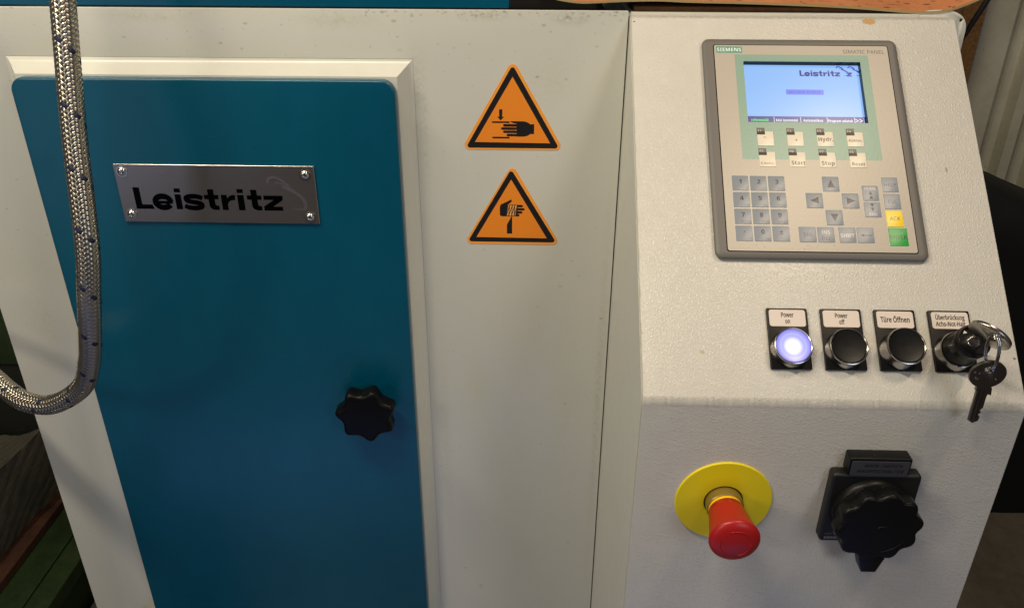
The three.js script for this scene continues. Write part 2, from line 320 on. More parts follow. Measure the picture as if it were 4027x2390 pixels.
{ // engraved name plate
  const x0 = -342.9, x1 = -167, y0 = -62.5, y1 = -8.9, Z = 22.2;
  const map = canvasTex(1416, 432, (g, w, h) => {
    g.fillStyle = '#b0aaa2'; g.fillRect(0, 0, w, h);
    for (let i = 0; i < 900; i++) { const y = Math.floor(rnd() * h), a = rnd() * 0.05; g.fillStyle = rnd() < 0.5 ? `rgba(60,55,50,${a})` : `rgba(255,255,255,${a})`; g.fillRect(rnd() * w - 200, y, 200 + rnd() * 900, 1); }
    for (let i = 0; i < 14; i++) { g.fillStyle = 'rgba(250,248,240,0.5)'; const a = rnd() * w, b = rnd() * h; g.fillRect(a, b, 3 + rnd() * 9, 1.5); }
    wordmark(g, 105, 170, 1065, 166, '#101215');
    swoosh(g, 1072, 78, 0.71, 'rgba(214,206,208,0.8)', 1.5);
  });
  const m = std({ map, metalness: 0.95, roughness: 0.27, bumpMap: dataTex(64, (i) => 0.5 + 0.5 * (tileNoise(64, [[64, 1, 44]])[Math.floor(i / 64) * 64]), 0.02), bumpScale: 0.00001 });
  const np = part('name_plate', printUV(plate(rrect(x0, x1, y0, y1, 0.6), Z, Z + 1.6, 0.25, 1, 3), x0, x1, y0, y1), m, cabinet, null, 'brushed metal name plate screwed to the door');
  for (const [x, y] of [[-335.8, -15.4], [-175.4, -16.6], [-335.4, -55], [-175.1, -55.9]]) {
    const hex = poly([...Array(6)].map((_, k) => [x + 1.25 * Math.cos(k * Math.PI / 3 + 0.3), y + 1.25 * Math.sin(k * Math.PI / 3 + 0.3)]));
    const z = Z + 1.6;
    part('screw', [lathe([[4.9, z], [4.9, z + 0.5], [3.9, z + 0.5], [3.8, z + 1.0], [3.3, z + 1.8], [2.4, z + 2.5], [1.4, z + 2.7], [1.3, z + 1.6], [0, z + 1.6]], x, y, 28, 0.9)], M.screw, np);
  }
}

// warning stickers
function stickerShape(cx, y0, w) {
  const r = w * 0.052, a = w - 2 * r, hgt = a * 0.866, s = new THREE.Shape(), lx = cx - a / 2, rx = cx + a / 2, by = y0 + r, ty = by + hgt;
  s.absarc(lx, by, r, Math.PI * 5 / 6, Math.PI * 3 / 2); s.absarc(rx, by, r, -Math.PI / 2, Math.PI / 6); s.absarc(cx, ty, r, Math.PI / 6, Math.PI * 5 / 6);
  return [s, ty + r - y0];
}
function sticker(name, cx, y0, w, draw, label) {
  const [s, h] = stickerShape(cx, y0, w);
  const map = canvasTex(1024, Math.round(1024 * h / w), (g, W, H) => { g.fillStyle = '#f7a03a'; g.fillRect(0, 0, W, H); draw(g, (x, y) => [x * W, y * H], W, H); });
  return single(name, printUV(plate(s, 0.02, 0.3, 0.06, 1, 10), cx - w / 2, cx + w / 2, y0, y0 + h), std({ map, roughness: 0.55 }), null, label, 'warning sticker', null, null, [cx, y0, 0.15].map((v, k) => k === 2 ? 0 : v));
}
function triangle(g, T, pts, color, round) {
  g.fillStyle = g.strokeStyle = color; g.lineJoin = 'round'; g.lineWidth = round; g.beginPath(); pts.forEach((p, i) => { const [x, y] = T(...p); i ? g.lineTo(x, y) : g.moveTo(x, y); }); g.closePath(); g.fill(); if (round) g.stroke();
}
{
  const S1 = (x, y) => [(x - 48) / 752, (y - 50) / 655];
  sticker('warning_sticker', 4.5, 0.4, 83.8, (g, T, W, H) => {
    const t = (x, y) => T(...S1(x, y)), k = W / 752;
    triangle(g, t, [[423, 92], [89, 672], [759, 672]], '#0a0908', 38 * k);
    triangle(g, t, [[423, 142], [128, 645], [720, 650]], '#ee8a1c', 0);
    g.fillStyle = '#0a0908';
    const R = (x0, y0, x1, y1, r = 0) => { const [a, b] = t(x0, y0), [c, d] = t(x1, y1); g.beginPath(); g.roundRect(a, b, c - a, d - b, r * k); g.fill(); };
    R(320, 388, 344, 448); triangle(g, t, [[304, 445], [358, 445], [332, 474]], '#0a0908', 0);
    R(264, 481, 400, 494); R(266, 602, 400, 615);
    R(350, 501, 480, 522, 10); R(335, 526.5, 480, 547, 10); R(350, 552, 480, 572, 10); R(378, 577, 480, 598, 10);
    const b = (pts) => { g.beginPath(); g.moveTo(...t(...pts[0])); for (let i = 1; i < pts.length; i += 1) { const p = pts[i]; p.length === 2 ? g.lineTo(...t(...p)) : g.quadraticCurveTo(...t(p[0], p[1]), ...t(p[2], p[3])); } g.closePath(); g.fill(); };
    b([[404, 479], [500, 479], [535, 479, 560, 501], [592, 501], [592, 578], [560, 578], [540, 600, 500, 599], [456, 599], [456, 498], [420, 496, 404, 479]]);
  }, 'orange warning triangle with a hand under a pressing arrow, the upper sticker');
  const S2 = (x, y) => [(x - 78) / 710, (y - 857) / 581];
  sticker('warning_sticker', 4.4, -89.9, 83.2, (g, T, W, H) => {
    const t = (x, y) => T(...S2(x, y)), k = W / 710;
    triangle(g, t, [[424, 895], [113, 1402], [750, 1402]], '#0a0908', 36 * k);
    triangle(g, t, [[424, 938], [150, 1383], [707, 1386]], '#ee8a1c', 0);
    g.fillStyle = '#0a0908';
    const R = (x0, y0, x1, y1, r = 0) => { const [a, b] = t(x0, y0), [c, d] = t(x1, y1); g.beginPath(); g.roundRect(a, b, c - a, d - b, r * k); g.fill(); };
    R(400, 1128, 515, 1147, 9); R(440, 1153, 529, 1171, 9); R(440, 1177, 513, 1195, 9); R(400, 1199, 490, 1217, 9);
    R(337, 1132, 475, 1217, 16); triangle(g, t, [[339, 1150], [345, 1128], [427, 1089], [427, 1104], [395, 1130], [400, 1150]], '#0a0908', 4);
    triangle(g, t, [[403, 1133], [474, 1133], [456, 1212], [387, 1212]], '#eda85a', 0);
    g.strokeStyle = '#0a0908'; g.lineWidth = 5 * k; g.beginPath();
    [[388, 1212], [412, 1133], [406, 1212], [434, 1133], [428, 1212], [453, 1133], [448, 1212], [473, 1133]].forEach((p, i) => (i ? g.lineTo(...t(...p)) : g.moveTo(...t(...p)))); g.stroke();
    g.lineWidth = 4 * k; g.beginPath(); g.moveTo(...t(403, 1131)); g.lineTo(...t(474, 1131)); g.moveTo(...t(387, 1214)); g.lineTo(...t(460, 1214)); g.stroke();
    triangle(g, t, [[432, 1215], [433, 1352], [392, 1352], [392, 1282], [428, 1217]], '#0a0908', 0);
  }, 'orange warning triangle with a cut hand over a blade, the lower sticker');
}
single('peeling_sticker', plate(poly([[-429.6, -563.5], [-418, -580], [-442, -596], [-446, -588]]), 12.7, 13.7, 0.2, 1), std({ color: rgb(0.3, 0.25, 0.09), roughness: 0.5 }), null, 'small olive sticker corner with a pale edge at the foot of the blue door', 'sticker', null, null, [-430, -580, 8.6]);

// blue upper cover above the cabinet
{
  const t = thing('upper_cover', 'blue sheet metal cover along the top of the cabinet', 'machine cover', [-260, 118, -100]);
  part('front_sheet', plate(rrect(-560, 1.2, 118.4, 420, 1), -4, -1.5, 0.5), M.door, t);
  part('side_sheet', box(-1, 1.2, 118.4, 420, -320, -4.2), M.door, t);
}

// ---------------------------------------------------------------- control console
const con = thing('control_console', 'light grey sloping control console with screen panel, buttons and switches', 'control console', [229, -1000, 60]);
{
  const X0 = 100.2, X1 = 358.2, pts = [];
  const arc = (cx, cy, r, a0, a1, n) => { for (let i = 0; i <= n; i++) { const a = lerp(a0, a1, i / n); pts.push([cx + r * Math.cos(a), cy + r * Math.sin(a)]); } };
  // profile in (z, y): top lip, rounded bend, slope, rounded bend, vertical front
  const nS = Math.atan2(SA, CA), rT = 5, rB = 9;   // angle of the slope's normal in (z, y)
  pts.push([-310, -998], [-310, YT]);
  const ct = rT * Math.tan((Math.PI / 2 - nS) / 2); arc(ZT - ct, YT - rT, rT, Math.PI / 2, nS, 6);
  const cb = rB * Math.tan(nS / 2); arc(ZC - rB, YC - cb, rB, nS, 0, 8);
  pts.push([ZC, -998]);
  const sh = poly(pts);
  let g = new THREE.ExtrudeGeometry(sh, { depth: X1 - X0 - 1.6, bevelEnabled: true, bevelThickness: 0.8, bevelSize: 0.8, bevelOffset: -0.8, bevelSegments: 3 });
  g.translate(0, 0, -(X1 - 0.8)); g.rotateY(-Math.PI / 2); // shape (z,y) -> world: x' = -z, z' = x
  g = toCreasedNormals(ni(g), 0.5);
  { // uv: x across, arc along the profile
    const p = g.attributes.position, n = g.attributes.normal, uv = new Float32Array(p.count * 2);
    for (let i = 0; i < p.count; i++) { const nx = n.getX(i), ny = n.getY(i), nz = n.getZ(i); const side = Math.abs(nx) > 0.6; uv[2 * i] = (side ? p.getZ(i) : p.getX(i)) * MM; uv[2 * i + 1] = (side ? p.getY(i) : p.getY(i) * nz - p.getZ(i) * ny) * MM; }
    g.setAttribute('uv', new THREE.BufferAttribute(uv, 2));
  }
  part('housing', g, M.console, con);
  { // smooth side sheet facing the cabinet, set in from the bends
    const side = poly(pts.map(([z, y]) => [z - (z > 0 ? 1.6 : 0), y - 1.2]));
    const sg = new THREE.ExtrudeGeometry(side, { depth: 0.5, bevelEnabled: false }); sg.translate(0, 0, -100.1); sg.rotateY(-Math.PI / 2);
    part('side_panel', metric(ni(sg)), M.cabinet, con);
  }
  // rear flange with a rounded ear and a hole
  const s = new THREE.Shape(); s.moveTo(330, -600); s.lineTo(330, 114.5); s.lineTo(338, 117.5); s.quadraticCurveTo(352, 119.5, 360, 118); s.quadraticCurveTo(374, 115, 375, 103); s.lineTo(375, -600); s.closePath();
  const h = new THREE.Path(); h.absarc(369.3, 110.6, 1.3, 0, 2 * Math.PI); s.holes.push(h);
  part('rear_flange', plate(s, -9, -6.5, 0.6), M.cabinet, con, null, 'rounded rear flange with a hole');
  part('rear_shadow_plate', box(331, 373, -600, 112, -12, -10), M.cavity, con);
  part('top_lip', box(101, 334, 113.9, 115.4, -9, -6), M.cabinet, con);
}
// brown stain near the top edge
{
  const g = new THREE.CircleGeometry(1, 40), p = g.attributes.position;
  for (let i = 1; i < p.count; i++) { const a = i * 0.7; p.setXY(i, p.getX(i) * (5.2 + 0.6 * Math.sin(a * 3)), p.getY(i) * (3 + 0.5 * Math.cos(a * 2))); }
  g.translate(289.8, -3.4, 0.06);
  part('rust_stain', metric(g), std({ color: rgb(0.5, 0.3, 0.12), roughness: 0.5 }), con, SLOPE, 'small brown stain at the top edge');
}
for (const [u, v, r, c] of [[142.2, 280.5, 1.6, [0.52, 0.44, 0.32]], [355.7, 281.5, 1.0, [0.2, 0.16, 0.12]], [102.4, 5.2, 0.7, [0.05, 0.04, 0.03]]]) {
  const g = new THREE.CircleGeometry(r, 20); g.scale(1, 0.8, 1); g.translate(u, -v, 0.05); part('spot', metric(g), std({ color: rgb(...c), roughness: 0.5 }), con, SLOPE);
}
// ------------------------------------------------ operator panel (u, v in mm from the desk's top edge)
const FU = 163.6, FV = 31, FW = 134.7, FH = 175.1, SC = 8;
const keys = [];                                            // [u0, v0, u1, v1, colour, draw]
{
  const G = '#868d97';
  const num = ['1', '2', '3', '4', '5', '6', '7', '8', '9', '\u00B7', '0', '\u00B1'], abc = ['_!?', 'ABC', 'DEF', 'GHI', 'JKL', 'MNO', 'PQRS', 'TUV', 'WXYZ', '', '(#)', ''];
  for (let r = 0; r < 4; r++) for (let c = 0; c < 3; c++) keys.push([169.9 + c * 13.25, 146 + r * 13.5, 182.0 + c * 13.25, 158.2 + r * 13.5, G, (T, k) => { T(num[k], 6.4, 6.6, 5, '#303236', 1); T(abc[k], 11.6, 11.6, 3, '#5d5f63', 0, 'right'); }, r * 3 + c]);
  const arrow = (dx, dy) => (T, k, g) => { g.fillStyle = '#34353a'; g.beginPath(); const p = [[0, -3.3], [2.8, 2.9], [-2.8, 2.9]].map(([x, y]) => { const a = Math.atan2(dx, -dy); return [6.2 + x * Math.cos(a) - y * Math.sin(a), 6.1 + x * Math.sin(a) + y * Math.cos(a)]; }); p.forEach(([x, y], i) => (i ? g.lineTo(x, y) : g.moveTo(x, y))); g.fill(); };
  keys.push([236, 146, 248.1, 158.2, G, arrow(0, -1)], [222.9, 159.5, 235, 171.8, G, arrow(-1, 0)], [249.1, 159.5, 261.1, 171.8, G, arrow(1, 0)], [236, 173.1, 248.1, 185.4, G, arrow(0, 1)]);
  const tri = (g, y, up) => { g.fillStyle = '#2c2d31'; g.beginPath(); g.moveTo(6, y); g.lineTo(7.4, y + (up ? 2.9 : -2.9)); g.lineTo(4.6, y + (up ? 2.9 : -2.9)); g.fill(); };
  keys.push([264.3, 153, 276, 165.3, G, (T, k, g) => { T('HOME', 6, 3.6, 3.1, '#d9d6d0'); tri(g, 4.6, true); tri(g, 7.9, true); }], [264.3, 166.4, 276, 178.6, G, (T, k, g) => { T('END', 6, 11, 3.1, '#d9d6d0'); tri(g, 4.2, false); tri(g, 7.5, false); }]);
  keys.push([279.4, 146, 291, 158.2, G, (T) => T('HELP', 5.8, 7.6, 3.9, '#3a3b3f')], [279.4, 159.6, 291.1, 172, G, (T) => T('ESC', 5.8, 7.6, 3.9, '#3a3b3f')],
    [279.4, 173.2, 291.1, 186, '#f3cf0d', (T) => T('ACK', 6, 7.8, 4.2, '#2b2607')], [279.4, 187, 292.6, 201, '#159a3c', (T) => T('ENTER', 6.5, 8.6, 4.2, '#04290f')]);
  keys.push([215.2, 186.8, 227.5, 199, G, (T) => T('TAB', 6.4, 8, 4, '#3c3d41')], [228.5, 186.8, 240.5, 199, G, (T) => { T('INS', 6, 5.4, 3.9, '#d9d6d0'); T('DEL', 6, 10.4, 3.9, '#34353a'); }],
    [243.8, 186.8, 255.8, 199, G, (T) => T('SHIFT', 6, 8, 3.9, '#e4e0d8')], [256.8, 186.8, 268.7, 199, G, (T, k, g) => { g.fillStyle = '#2c2d31'; g.fillRect(3.4, 6, 6.6, 0.5); g.beginPath(); g.moveTo(2.4, 6.25); g.lineTo(4.8, 5.1); g.lineTo(4.8, 7.4); g.fill(); }]);
  const fk = [['\u2212', 5.4, 6.8, 5, '#6d6254'], ['+', 6.6, 9, 5, '#6d6254'], ['Hydr.', 6.3, 8, 4.5, '#6f675c', 1], ['K\u00FChlm.', 6.2, 8.2, 3.1, '#746b60', 1], ['X-Nullp.', 5.9, 10.5, 2.7, '#9a7d6c', 1], ['Start', 6.5, 10.6, 4.5, '#6f665b', 1], ['Stop', 6.1, 10.7, 4.6, '#6f665b', 1], ['Reset', 6.1, 10.9, 3.7, '#6f665b', 1]];
  for (let k = 0; k < 8; k++) { const u = 191.4 + (k % 4) * 22.28, v = k < 4 ? 108.4 : 125.9; keys.push([u, v, u + 12.1, v + 12.3, '#e6dcca', (T, _, g) => { T(...fk[k].slice(0, 5), fk[k][5]); g.fillStyle = '#4a4540'; g.fillRect(-0.1, -3.2, 6, 6); T('F' + (k + 1), 2.2, 0.4, 3, '#cfc8bd'); }]); }
}
function drawFoil(g) {
  g.scale(SC, SC); g.translate(-FU, -FV);
  g.fillStyle = '#b6ada0'; g.fillRect(FU, FV, FW, FH);
  g.fillStyle = '#85a596'; g.fillRect(179.1, 39.7, 103.4, 92.4);
  g.fillStyle = '#3f8f7b'; g.fillRect(165.2, 32.4, 20, 5.7);
  const text = (s, x, y, px, color, bold = 0, align = 'center', sx = 1) => { g.save(); g.translate(x, y); g.scale(sx * px / 100, px / 100); g.font = (bold ? 'bold ' : '') + '100px sans-serif'; g.textAlign = align; g.fillStyle = color; g.fillText(s, 0, 0); g.restore(); };
  text('SIEMENS', 175.2, 36.9, 4.6, '#e8f0ea', 1, 'center', 0.98);
  text('SIMATIC PANEL', 295.6, 38, 4.5, '#57504a', 0, 'right', 1.02);
  for (const [u0, v0, u1, v1, col, draw, k] of keys) {
    g.save(); g.fillStyle = 'rgba(215,210,200,0.5)'; if (col !== '#e6dcca') g.fillRect(u0 - 0.35, v0 - 0.35, u1 - u0 + 0.7, v1 - v0 + 0.7);
    g.fillStyle = col; g.fillRect(u0, v0, u1 - u0, v1 - v0); g.translate(u0, v0);
    draw((s, x, y, px, color, bold, align) => text(s, x, y, px, color, bold, align), k, g); g.restore();
  }
  for (let i = 0; i < 26; i++) { const u = FU + 8 + rnd() * 78, v = 201 + rnd() * 4.5; g.fillStyle = `rgba(50,40,30,${0.15 + 0.4 * rnd()})`; g.fillRect(u, v, 0.2 + rnd() * 1.2, 0.15 + rnd() * 0.3); }
}
{
  const foilMap = canvasTex(Math.round(FW * SC), Math.round(FH * SC), drawFoil);
  M.foil = std({ map: foilMap, roughness: 0.34, bumpMap: dataTex(256, (i) => 0.5 + 0.5 * tileSmooth(i), 0.06), bumpScale: 0.00004 });
  const b = rrect(154.6, 306.7, -211.6, -23.8, 6); b.holes.push(rrect(181, 281, -105, -41, 1, new THREE.Path()));
  const op = part('operator_panel', plate(b, 0.02, 5, 4.4, 5, 10, 0.9), M.bezel, con, SLOPE, 'grey framed operator panel with lit screen and membrane keys');
  part('gap_seal', (() => { const s = rrect(FU - 0.75, FU + FW + 0.75, -FV - FH - 0.75, -FV + 0.75, 2); s.holes.push(rrect(FU + 1, FU + FW - 1, -FV - FH + 1, -FV - 1, 0.5, new THREE.Path())); return plate(s, 4.8, 5.06); })(), M.blackMatt, op, SLOPE);
  const f = rrect(FU, FU + FW, -FV - FH, -FV, 1.6); f.holes.push(rrect(185.5, 275.9, -100.2, -45.8, 0.4, new THREE.Path()));
  part('front_foil', printUV(plate(f, 5.0, 5.32), FU, FU + FW, -FV - FH, -FV), M.foil, op, SLOPE);
  const fr = rrect(183, 278.5, -103, -43, 0.5); fr.holes.push(rrect(185.5, 275.9, -100.2, -45.8, 0.3, new THREE.Path()));
  part('screen_frame', plate(fr, 0.3, 4.98), M.blackGloss, op, SLOPE);
  for (const [u0, v0, u1, v1] of keys) part('key', printUV(plate(rrect(u0, u1, -v1, -v0, 0.5), 5.3, 5.62, 0.14, 2, 3), FU, FU + FW, -FV - FH, -FV), M.foil, op, SLOPE);
  const scr = canvasTex(1024, 616, (g) => {
    const k = 1024 / 90.4; g.scale(k, k); g.translate(-185.5, -45.8);
    g.fillStyle = '#8fbdf7'; g.fillRect(180, 40, 110, 70);
    const txt = (s, x, y, px, color, bold, align = 'left', w) => { g.save(); g.translate(x, y); g.font = (bold ? 'bold ' : '') + '100px sans-serif'; const m = g.measureText(s).width; g.scale(w ? w / m : px / 100, px / 100); g.textAlign = align; g.fillStyle = color; g.fillText(s, 0, 0); g.restore(); };
    wordmark(g, 229.9, 50.5, 31.4, 5.3, '#262a86'); 
    g.save(); g.beginPath(); g.rect(266.1, 40, 20, 20); g.clip(); wordmark(g, 266.3 - 31.4 * 1306 / 1505, 50.5, 31.4, 5.3, '#262a86'); g.restore();
    swoosh(g, 258.8, 46.6, 0.0245, '#3048b4', 2.2); swoosh(g, 267.8, 46.6, 0.0245, '#3048b4', 2.2);
    g.fillStyle = '#6d83f2'; g.fillRect(218.2, 68.2, 28.5, 4.2); g.strokeStyle = '#4a5be0'; g.lineWidth = 0.2; g.strokeRect(218.2, 68.2, 28.5, 4.2);
    txt('2012.03.02 23:28:22', 219.4, 71.4, 2.9, '#3140b0', 0, 'left', 25);
    g.fillStyle = '#3a3f86'; g.fillRect(180, 92.1, 110, 9); g.fillStyle = '#5c62b8'; g.fillRect(180, 92.0, 110, 0.35);
    g.fillStyle = '#dfe6ff'; for (const u of [206.8, 227, 247.1, 267.9, 274.9]) g.fillRect(u - 0.2, 92.6, 0.45, 5.2);
    txt('refer\u00e9nci\u00e1l'.replace('\u00e9', 'e'), 189.3, 96.5, 3.2, '#4dff70', 1, 'left', 13.2);
    txt('K\u00e9zi \u00fczemm\u00f3d', 208, 96.6, 3.2, '#e8efff', 1, 'left', 16.8); txt('Automatikus', 229, 96.6, 3.2, '#e8efff', 1, 'left', 15); txt('Program adatok', 247.6, 96.7, 3.2, '#e8efff', 1, 'left', 19);
    g.strokeStyle = '#f2f5ff'; g.lineWidth = 0.55; for (const u of [268.3, 271.4]) { g.beginPath(); g.moveTo(u, 93.9); g.lineTo(u + 2.4, 95.3); g.lineTo(u, 96.7); g.stroke(); }
  });
  M.screen = std({ color: rgb(0, 0, 0), roughness: 0.25, emissive: rgb(1, 1, 1), emissiveMap: scr, emissiveIntensity: 1.0 });
  part('display_screen', printUV(plate(rrect(185.5, 275.9, -100.2, -45.8, 0), 0.1, 0.6), 185.5, 275.9, -100.2, -45.8), M.screen, op, SLOPE, 'lit light blue screen with dark soft key bar');
}
function tileSmooth(i) { return (tileSmooth.n ??= tileNoise(256, [[7, 1, 81], [15, 0.4, 82]]))[i]; }

// ------------------------------------------------ push buttons and key switch
const labelText = (lines, px, w) => canvasTex(512, 246, (g) => { g.fillStyle = '#dccfc4'; g.fillRect(0, 0, 512, 246); g.fillStyle = '#1c1917'; g.textAlign = 'center'; lines.forEach(([s, y, z]) => { g.save(); g.translate(256, y); g.font = '100px sans-serif'; const m = g.measureText(s).width; g.scale(z / m, px / 100); g.lineWidth = 6; g.strokeStyle = '#1c1917'; g.fillText(s, 0, 0); g.strokeText(s, 0, 0); g.restore(); }); });
function pushButton(u, lines, px, lit, tall, label) {
  const u0 = u - 14.15, u1 = u + 14.15, cv = -277.9, h = tall ? 14.5 : 11;
  const p = part('push_button', plate(rrect(u0, u1, -292.3, -248.1, 1), 0.02, 2.2, 0.4, 2, 4), M.black, con, SLOPE, label);
  part('label', printUV(plate(rrect(u - 12.6, u + 12.6, -261.6, -249.4, 1.8), 2.1, 2.5, 0.1, 1, 5), u - 12.6, u + 12.6, -261.6, -249.4), std({ map: labelText(lines, px), roughness: 0.45 }), p, SLOPE);
  part('bezel', lathe([[13.6, 2], [13.6, 3], [13.1, 4.5], [12.9, h - 1.6], [13.1, h - 0.8], [12.9, h], [12.4, h + 0.15], [11.9, h - 0.2], [11.7, h - 2.2], [11.2, h - 2.2]], u, cv, 64, 0.45), M.chromeDark, p, SLOPE);
  const cap = lathe([[11.75, h - 2.5], [11.7, h - 0.7], [11.3, h - 0.25], [10, h - 0.5], [6, h - 0.95], [0, h - 1.1]], u, cv, 64, 0.7);
  if (!lit) part('cap', cap, M.black, p, SLOPE);
  else {
    const glow = canvasTex(256, 256, (g) => { const r = g.createRadialGradient(122, 134, 0, 128, 128, 128); r.addColorStop(0, '#ffffff'); r.addColorStop(0.34, '#fbfbff'); r.addColorStop(0.5, '#c9cbff'); r.addColorStop(0.62, '#a3a2f5'); r.addColorStop(0.72, '#b3b1fa'); r.addColorStop(0.9, '#8f8ce8'); r.addColorStop(1, '#7a76cf'); g.fillStyle = r; g.fillRect(0, 0, 256, 256); });
    part('lamp_cap', printUV(cap, u - 11.75, u + 11.75, cv - 11.75, cv + 11.75), std({ color: rgb(0.03, 0.03, 0.05), roughness: 0.3, emissive: rgb(1, 1, 1), emissiveMap: glow, emissiveIntensity: 1.15 }), p, SLOPE, 'lit white and violet cap');
    const l = new THREE.PointLight(rgb(0.72, 0.72, 1), 0.0003); l.name = 'button_lamp'; l.position.set(u, cv, h + 14).applyMatrix4(SLOPE).multiplyScalar(MM); l.castShadow = true; l.shadow.radius = 0.4; scene.add(l);
  }
}
pushButton(202.3, [['Power', 108, 180], ['on', 202, 70]], 92, true, false, 'lit push button marked Power on');
pushButton(239.7, [['Power', 108, 180], ['off', 202, 74]], 92, false, false, 'black push button marked Power off');
pushButton(276.9, [['T\u00fcre \u00d6ffnen', 160, 410]], 104, false, true, 'black push button for opening the door');
{
  const u = 314.4, cv = -278.2;
  const p = part('key_switch', plate(rrect(u - 14.3, u + 14.3, -292.3, -248.1, 1), 0.02, 2.2, 0.4, 2, 4), M.black, con, SLOPE, 'black key switch with a two line label');
  part('label', printUV(plate(rrect(u - 12.3, u + 13, -261.6, -249.4, 1.8), 2.1, 2.5, 0.1, 1, 5), u - 12.3, u + 13, -261.6, -249.4), std({ map: labelText([['\u00dcberbr\u00fcckung', 110, 410], ['Achs-Not-Halt', 206, 410]], 90), roughness: 0.45 }), p, SLOPE);
  part('bezel', lathe([[13.6, 2], [13.6, 3], [13.1, 4.5], [12.8, 7.5], [12.6, 8.6], [12, 8.8], [11.6, 8.2]], u, cv, 64, 0.45), M.chromeDark, p, SLOPE);
  part('switch_barrel', lathe([[11.9, 7], [11.4, 9.5], [10.6, 14], [10.3, 19], [11.2, 21], [11.4, 27.6], [10.8, 28.8], [10.1, 29], [9.4, 28.4], [9.2, 27], [0, 27]], u, cv, 64, 0.5), M.black, p, SLOPE);
  part('lock_core', lathe([[4.6, 26.5], [4.6, 28.4], [4.1, 28.9], [0, 28.9]], u, cv, 32, 0.5), M.chrome, p, SLOPE);
  part('pointer_mark', plate(poly([[u - 5.5, cv + 5.4], [u - 4.6, cv + 7.8], [u - 2.9, cv + 5.9]]), 26.9, 27.3), std({ color: rgb(0.75, 0.7, 0.62), roughness: 0.6 }), p, SLOPE);
}
// ------------------------------------------------ emergency stop and main switch on the lower front
{
  const x = 164.6, y = -186.6;
  const disc = lathe([[13.8, 0.02], [34.9, 0.02], [34.9, 1.0], [34.5, 1.5], [24, 2.0], [18, 2.3], [14.4, 1.6], [13.9, 0.6]], x, y, 96, 0.6);
  const e = part('emergency_stop', disc, M.yellow, con, LOWER, 'yellow disc with red emergency stop mushroom button');
  part('seal_ring', lathe([[14, 0.4], [14, 1.1], [12.6, 1.1]], x, y, 48), M.blackMatt, e, LOWER);
  part('collar', lathe([[13.3, 0.3], [13.3, 8.6], [12.7, 9.2], [11.6, 9.2]], x, y, 64, 0.6), M.brass, e, LOWER);
  part('yellow_ring', lathe([[12.1, 8.8], [12.1, 11.2], [11.5, 11.4]], x, y, 64), std({ color: rgb(0.95, 0.6, 0.01), roughness: 0.4 }), e, LOWER);
  const cap = part('red_button', lathe([[11.7, 11], [12.4, 11.6], [13.7, 20], [15.2, 29], [16.7, 36.4], [17.4, 38.4], [17.6, 39.6], [17.3, 40.9], [16.2, 42.2], [13.2, 43.6], [8, 44.6], [0, 45]], x, y, 96, 0.75), M.red, e, LOWER);
  const arcs = []; for (let k = 0; k < 3; k++) { const a = k * 2 * Math.PI / 3 + 0.75; const g = new THREE.TorusGeometry(10.6, 0.35, 6, 24, 1.25); g.rotateZ(a); g.translate(x, y, 44.2); arcs.push(metric(g)); const h = new THREE.ConeGeometry(1.1, 3, 8); h.scale(1, 1, 0.35); h.translate(10.6, 0, 0); h.rotateZ(a + 1.3); h.translate(x, y, 44.2); arcs.push(metric(h)); }
  part('turn_arrow', arcs, M.red, e, LOWER);
}
